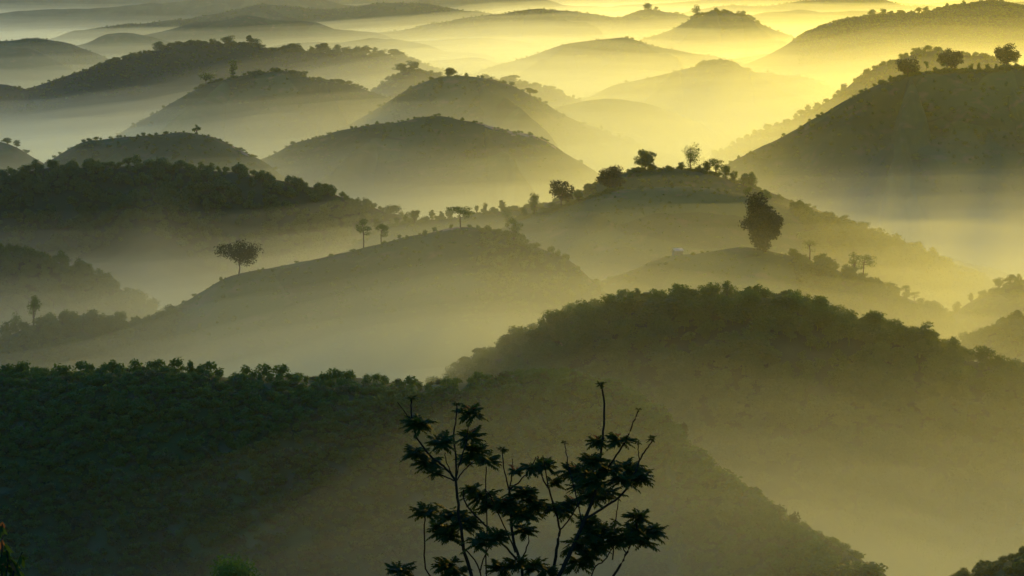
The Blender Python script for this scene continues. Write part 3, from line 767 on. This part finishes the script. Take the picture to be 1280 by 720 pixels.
def foreground_tree():
    D0 = 38.0; pxm = D0 / F
    r = np.random.default_rng(77)
    base = at(650, 905, D0)
    gz = hs_z(base[0], D0)
    root = bpy.data.objects.new('tree', None); COL.objects.link(root)
    root.location = (base[0], D0, gz)
    props(root, 'dark leafy foreground tree with bare upright shoots at the bottom centre', 'tree')
    off = np.array((base[0], D0, gz))
    dep = {}
    def P(x, y, dz): return at(x, y, D0 + dz) - off
    T = Geo()
    # (start radius, end radius in photo pixels, depth at start, depth at end, points)
    stems = [
        (3.6, 2.2, 0, -.5, [(640, 860), (612, 790), (590, 720), (581, 692), (578, 672), (573, 640), (570, 602)]),
        (2.0, 1.2, -.5, -.8, [(570, 602), (560, 588), (548, 578), (534, 565), (523, 550), (517, 534), (514, 515), (514, 498)]),
        (1.0, .7, -.8, -.9, [(515, 525), (506, 515), (497, 503)]),
        (1.3, .8, -.5, -.2, [(568, 601), (552, 594), (541, 591), (530, 586)]),
        (1.8, .9, -.5, -.4, [(570, 602), (570, 571), (567, 545), (570, 524), (571, 504)]),
        (1.4, .9, -.5, -.1, [(570, 596), (577, 572), (582, 555), (586, 532), (590, 522)]),
        (1.2, .7, -.5, .1, [(571, 601), (580, 588), (591, 578), (596, 572)]),
        (1.0, .6, -.5, -1.0, [(564, 590), (558, 578), (556, 566)]),
        (1.5, 1.0, -.2, -.7, [(590, 760), (537, 720), (531, 685), (531, 650), (532, 643)]),
        (1.4, .9, .2, .6, [(618, 760), (608, 720), (609, 660), (607, 610), (608, 583)]),
        (3.0, 2.0, .2, .3, [(655, 830), (655, 760), (652, 709), (641, 672), (638, 630), (636, 609)]),
        (1.4, .8, .3, .5, [(636, 611), (631, 590), (627, 562)]),
        (1.3, .7, .3, .1, [(637, 612), (640, 590), (641, 574)]),
        (1.4, .8, .3, 0, [(637, 612), (650, 601), (660, 590), (667, 578), (670, 571)]),
        (2.0, 1.0, .2, -.4, [(650, 705), (633, 685), (608, 659), (590, 640), (581, 626), (579, 612)]),
        (1.3, .8, .1, .6, [(645, 690), (632, 662), (622, 640), (613, 620), (606, 612)]),
        (1.3, .8, .1, .8, [(652, 700), (660, 680), (661, 668)]),
        (1.5, .9, 0, .4, [(605, 775), (600, 715), (585, 690), (570, 677), (562, 668)]),
        (1.3, .8, 0, -.5, [(600, 715), (604, 700), (612, 680), (606, 672)]),
        (3.2, 2.2, .3, .5, [(672, 800), (690, 720), (697, 680), (700, 663)]),
        (1.9, .9, .5, .8, [(700, 663), (695, 640), (686, 612), (678, 598), (674, 583), (673, 570)]),
        (1.5, .8, .5, .2, [(696, 645), (688, 619), (682, 590), (679, 569)]),
        (1.4, .9, .5, .9, [(700, 663), (712, 648), (723, 630), (727, 616)]),
        (4.6, 2.4, -.1, -.4, [(660, 830), (680, 765), (699, 720), (715, 685), (732, 647), (744, 616), (749, 590)]),
        (2.2, 1.5, -.4, -.6, [(749, 592), (750, 574), (754, 539), (755, 505), (752, 482)]),
        (2.2, 1.1, -.4, 0, [(731, 649), (752, 636), (774, 621), (789, 602), (796, 585), (800, 574), (808, 562), (816, 551)]),
        (1.0, .7, 0, .1, [(799, 577), (798, 562), (797, 553)]),
        (1.8, 1.1, -.4, -.7, [(746, 607), (760, 585), (774, 564), (784, 547), (792, 528), (798, 513)]),
        (1.2, .8, -.3, .4, [(728, 655), (718, 612), (711, 585), (708, 568), (706, 555)]),
        (1.2, .8, .2, .3, [(766, 700), (768, 664), (771, 640), (774, 622)]),
        (2.6, 1.3, .2, .1, [(705, 800), (745, 750), (767, 720), (782, 694), (789, 678), (795, 662), (797, 651)]),
        (1.2, .8, .1, -.2, [(783, 692), (777, 682), (770, 678)]),
        (1.4, .9, .2, -.3, [(730, 770), (741, 713), (755, 701), (768, 682)]),
        (1.2, .8, .1, .3, [(789, 679), (803, 673), (814, 668)]),
    ]
    for r0, r1, d0, d1, pts in stems:
        n = len(pts)
        q = np.array([P(x, y, d0 + (d1 - d0) * i / (n - 1)) for i, (x, y) in enumerate(pts)])
        # resample smoothly
        t = np.arange(n); tt = np.linspace(0, n - 1, (n - 1) * 4 + 1)
        m = np.gradient(q, axis=0)
        k = np.clip(tt.astype(int), 0, n - 2); s = (tt - k)[:, None]
        q2 = (2*s**3-3*s**2+1)*q[k] + (s**3-2*s**2+s)*m[k] + (-2*s**3+3*s**2)*q[k+1] + (s**3-s**2)*m[k+1]
        q2 = q2 + r.normal(size=q2.shape) * pxm * .35
        tube(T, q2, np.linspace(r0, r1, len(q2)) * pxm * .75, 7)
    # the trunk from the ground to where the stems part
    top = P(655, 800, 0)
    tr = np.array([(0, 0, -.3), (.03, .02, gz * 0 + top[2] * .35), top * np.array((.6, 1, .75)), top])
    tube(T, tr, np.array([8, 6.6, 5.6, 4.4]) * pxm, 9)
    for (x, y) in ((640, 860), (655, 830), (672, 800), (660, 830), (705, 800), (590, 760), (618, 760), (605, 775), (730, 770)):
        tube(T, [top * np.array((.9, 1, .6)) if y > 820 else top * np.array((.8, 1, .8)), P(x, y, 0)], [3.6 * pxm, 1.7 * pxm], 6)
    clusters = [  # (column, row, radius px, depth, red)
        (514, 498, 6, -.8, 0), (523, 534, 19, -.8, 0), (515, 527, 9, -.6, 0), (552, 556, 20, -1.0, 0), (521, 570, 20, -.2, 0), (534, 582, 17, -.1, 0), (543, 592, 10, -.4, 0),
        (589, 519, 18, -.1, 1), (588, 548, 16, -.1, 1), (594, 568, 19, .1, 0), (582, 575, 10, .3, 0), (610, 578, 15, .6, 0), (571, 505, 4, -.4, 0),
        (531, 643, 17, -.7, 0), (565, 650, 31, .4, 0), (583, 658, 22, .1, 0), (553, 664, 20, .5, 0), (560, 672, 16, .2, 0),
        (600, 624, 22, .6, 0), (612, 634, 16, .5, 1), (591, 613, 12, .2, 0), (653, 622, 26, .3, 0), (641, 640, 22, .6, 0), (656, 646, 24, .1, 0), (667, 630, 15, .2, 0), (632, 632, 14, .2, 1),
        (604, 680, 24, -.5, 0), (620, 672, 16, -.3, 0), (655, 665, 15, .8, 0), (645, 590, 9, .1, 1), (662, 586, 13, 0, 0), (681, 583, 14, .4, 0), (627, 562, 6, .5, 0),
        (501, 716, 18, -.4, 0), (560, 710, 20, .4, 0), (571, 716, 14, .2, 0), (628, 712, 18, .3, 0), (668, 711, 20, .5, 0), (684, 716, 12, .2, 0), (645, 706, 14, .1, 0),
        (751, 481, 6, -.6, 0), (746, 553, 11, -.5, 1), (775, 553, 14, -.5, 1), (815, 549, 6, 0, 0), (797, 553, 4, .1, 0), (706, 554, 4, .4, 0), (798, 512, 3, -.7, 0),
        (742, 579, 19, -.6, 0), (716, 592, 19, .2, 1), (735, 596, 22, -.2, 0), (760, 590, 18, -.5, 0), (783, 588, 24, 0, 0), (797, 600, 20, .2, 0), (776, 603, 20, -.3, 0), (746, 606, 24, -.6, 0), (727, 611, 20, .5, 0),
        (745, 624, 26, -.2, 0), (757, 618, 18, .2, 0), (704, 640, 19, .8, 0), (716, 630, 15, .9, 1), (690, 637, 13, .5, 0), (692, 604, 11, .3, 0),
        (741, 672, 28, -.2, 0), (725, 684, 22, .3, 0), (757, 668, 22, 0, 0), (735, 697, 20, .3, 0), (748, 688, 20, -.2, 0), (722, 706, 14, .1, 0), (768, 679, 14, -.2, 0),
        (794, 668, 24, .2, 0), (797, 649, 15, .1, 0), (814, 667, 17, .3, 0), (804, 680, 18, .2, 0), (780, 676, 16, -.1, 0), (735, 655, 14, 0, 0),
    ]
    L, Rd = Geo(), Geo()
    for (x, y, rp, dz, red) in clusters:
        c = P(x, y, dz)
        rp *= 1.04
        R_ = rp * pxm
        n = max(6, int(9 + rp * 2.6))
        for k in range(n):
            a = r.random() * 6.28
            el = r.uniform(-.35, .95)
            d = np.array((math.cos(a) * math.cos(el), math.sin(a) * math.cos(el), math.sin(el)))
            Lf = min(R_, .155) * r.uniform(.5, 1.35)
            st = c + np.array((r.normal() * .35, r.normal() * .35, r.normal() * .14 + .1)) * max(0, R_ - .10) + np.array((0, 0, R_ * .12))
            pinnate(L, st, d, max(Lf, .045), r)
        if red:
            for k in range(4):
                a = r.random() * 6.28
                d = np.array((math.cos(a) * .7, math.sin(a) * .7, .75))
                pinnate(Rd, c + np.array((0, 0, R_ * .35)) + r.normal(size=3) * .02, d, .085, r)
    link('trunk', T.mesh('trunk'), M_STEM, root)
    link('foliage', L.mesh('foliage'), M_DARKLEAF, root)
    y = link('young_leaves', Rd.mesh('young_leaves'), M_RED, root)
    y['label'] = 'reddish young leaves at the shoot tips'
foreground_tree()

def corner_plant():
    D0 = 24.0; pxm = D0 / F
    r = np.random.default_rng(5)
    base = at(2, 800, D0); gz = hs_z(base[0], D0)
    root = bpy.data.objects.new('shrub', None); COL.objects.link(root)
    root.location = (base[0], D0, gz)
    props(root, 'dark drooping shrub with reddish leaves in the bottom left corner', 'shrub')
    off = np.array((base[0], D0, gz))
    def P(x, y, dz=0): return at(x, y, D0 + dz) - off
    T, L, Rd = Geo(), Geo(), Geo()
    def blade(g, p, d, l, w):
        d = np.asarray(d, float); d /= np.linalg.norm(d)
        s = np.cross(d, (0, 1, .2)); s /= np.linalg.norm(s); n = np.cross(d, s)
        v = [p, p + d*l*.3 + s*w*.5, p + d*l*.7 + s*w*.4 - n*l*.08, p + d*l - n*l*.16, p + d*l*.7 - s*w*.4 - n*l*.08, p + d*l*.3 - s*w*.5]
        g.add(v, [[0, 1, 2, 3], [0, 3, 4, 5]])
    stems = [[(2, 800), (3, 740), (2, 700), (3, 655)], [(2, 800), (12, 745), (17, 715), (28, 690)], [(0, 800), (-10, 730), (-14, 690), (-8, 670)], [(0, 800), (4, 745), (10, 700), (8, 684)], [(2, 800), (20, 760), (30, 726)]]
    for st in stems:
        q = [P(x, y, r.normal() * .05) for x, y in st]
        tube(T, q, np.linspace(1.8, .7, len(q)) * pxm, 6)
        for i in range(26):
            t = r.uniform(.35, 1) * (len(q) - 1); k = min(int(t), len(q) - 2)
            p = q[k] * (1 - (t - k)) + q[k + 1] * (t - k)
            d = (r.normal() * .6, r.normal() * .6, -.9 + r.normal() * .4)
            blade(Rd if r.random() < .12 else L, p + r.normal(size=3) * .01, d, r.uniform(12, 24) * pxm, 5 * pxm)
    for i in range(3): blade(Rd, P(3, 652 + 22 * i) , (r.normal() * .4, r.normal() * .4, -1), 20 * pxm, 7 * pxm)
    tube(T, [(0, 0, -.2), P(1, 800)], [4 * pxm, 2.4 * pxm], 7)
    link('stem', T.mesh('stem'), M_STEM, root)
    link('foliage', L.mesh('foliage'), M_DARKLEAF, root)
    link('young_leaves', Rd.mesh('young_leaves'), M_RED, root)
corner_plant()

def near_round_tree():
    D0 = 290.0
    top = at(279, 694, D0)
    z = hs_z(top[0], D0)
    place_tree((top[0], D0, z), (top[2] - z) * 1.03, 190 * D0 / F, 'round', 'round green tree top poking up at the bottom left edge', seed=3, nleaf=26000, leaf=.34, mat=M_BUSH)
near_round_tree()

# ------------------------------------------------------------------ air: even haze, and banks of mist lying in the valleys
def box_mesh(name, x0, x1, y0, y1, z0, z1):
    v = [(x, y, z) for x in (x0, x1) for y in (y0, y1) for z in (z0, z1)]
    f = [(0,1,3,2),(4,6,7,5),(0,4,5,1),(2,3,7,6),(0,2,6,4),(1,5,7,3)]
    return mesh_from(name, v, f, [4] * 6)
G = .83
hz = link('haze', box_mesh('haze', -XM - 50, XM + 50, Y0 - 50, Y1 + 50, 10, 245), volume_mat('haze_air', 3.0e-5, (.80, .94, .92), G))
hz['kind'] = 'stuff'

def mist(dz, density, bumps, base=100, seed=50):
    nx, ny = 190, 320
    xm = XM + 20
    # fine cells near the view axis, coarse far out
    s = np.linspace(-1, 1, nx); x = np.sign(s) * (np.abs(s) ** 2 * .85 + np.abs(s) * .15) * xm
    t = np.linspace(0, 1, ny); y = 310 + (Y1 + 20 - 310) * (t ** 2 * .8 + t * .2)
    X, Y = np.meshgrid(x, y, indexing='ij')
    Z = base + dz * (1 + 1.3 * np.clip((Y - 1500) / 2200, 0, 1.5)) + 6 * np.tanh(X / 260) + 13 * np.clip((Y - 1750) / 900, 0, 1) * np.clip((X + 420) / 400, 0, 1) + 6 * fbm(X / 260, Y / 260, 50, 3) + 5.5 * fbm(X / 85, Y / 120, seed, 3)
    for (px, py, D, sx, sy, h) in bumps:
        c = at(px, py, D)
        Z = Z + h * np.exp(-((X - c[0]) / sx) ** 2 - ((Y - c[1]) / sy) ** 2)
    zb = 11.0
    n = nx * ny
    top = np.stack([X, Y, Z], -1).reshape(-1, 3)
    bot = np.stack([X, Y, X * 0 + zb], -1).reshape(-1, 3)
    f = grid_faces(nx, ny)
    idx = np.arange(n).reshape(nx, ny)
    loop = np.concatenate([idx[:, 0], idx[-1, 1:], idx[-2::-1, -1], idx[0, -2:0:-1]])
    nxt = np.roll(loop, -1)
    side = np.stack([loop, nxt, nxt + n, loop + n], -1)[:, ::-1]
    allf = np.vstack([f, f[:, ::-1] + n, side])
    m = mesh_from('mist', np.vstack([top, bot]), allf, np.full(len(allf), 4))
    o = link('mist', m, volume_mat('mist_air', density, (.84, .95, .82), G))
    o['kind'] = 'stuff'
# bumps: (photo column, row, distance, half-width across, half-width along, metres up)
BUMPS = [
    (590, 430, 805, 115, 110, 33),       # the bright bank in the middle valley
    (950, 620, 430, 82, 90, 34),        # the near bank over the sunlit spur
    (630, 570, 470, 52, 45, 15),
    (1130, 640, 640, 70, 80, 5),
    (740, 310, 1170, 150, 70, 7),
    (960, 380, 960, 130, 70, -9),
    (150, 340, 1120, 130, 110, -6),
    (1180, 230, 1580, 130, 130, 4),
    (220, 620, 450, 75, 85, -6),
    (1010, 690, 400, 60, 60, 5),
    (225, 390, 950, 65, 110, -8),
    (198, 300, 1300, 12, 35, 12),
    (217, 300, 1310, 18, 40, 9),       # a wisp rising
    (120, 260, 1390, 190, 110, -26),
    (60, 130, 2800, 300, 500, -31),
    (300, 330, 1250, 150, 90, -6),
    (560, 240, 1650, 170, 120, -5),
    (1215, 80, 1960, 110, 100, 40),     # the bank behind the big golden hill
    (1230, 60, 2620, 240, 160, 42),
    (500, 70, 3000, 300, 900, 24),
    (640, 10, 6500, 1200, 2500, 4),
    (60, 20, 7500, 900, 2600, -42),
]
DENS = ((13, .00022), (6, .00035), (0, .0006), (-7, .0009), (-14, .0011), (-21, .0015), (-29, .002), (-38, .003))
for k, (dz, dens) in enumerate(DENS):
    mist(dz, dens, BUMPS, seed=50 + 3 * k)
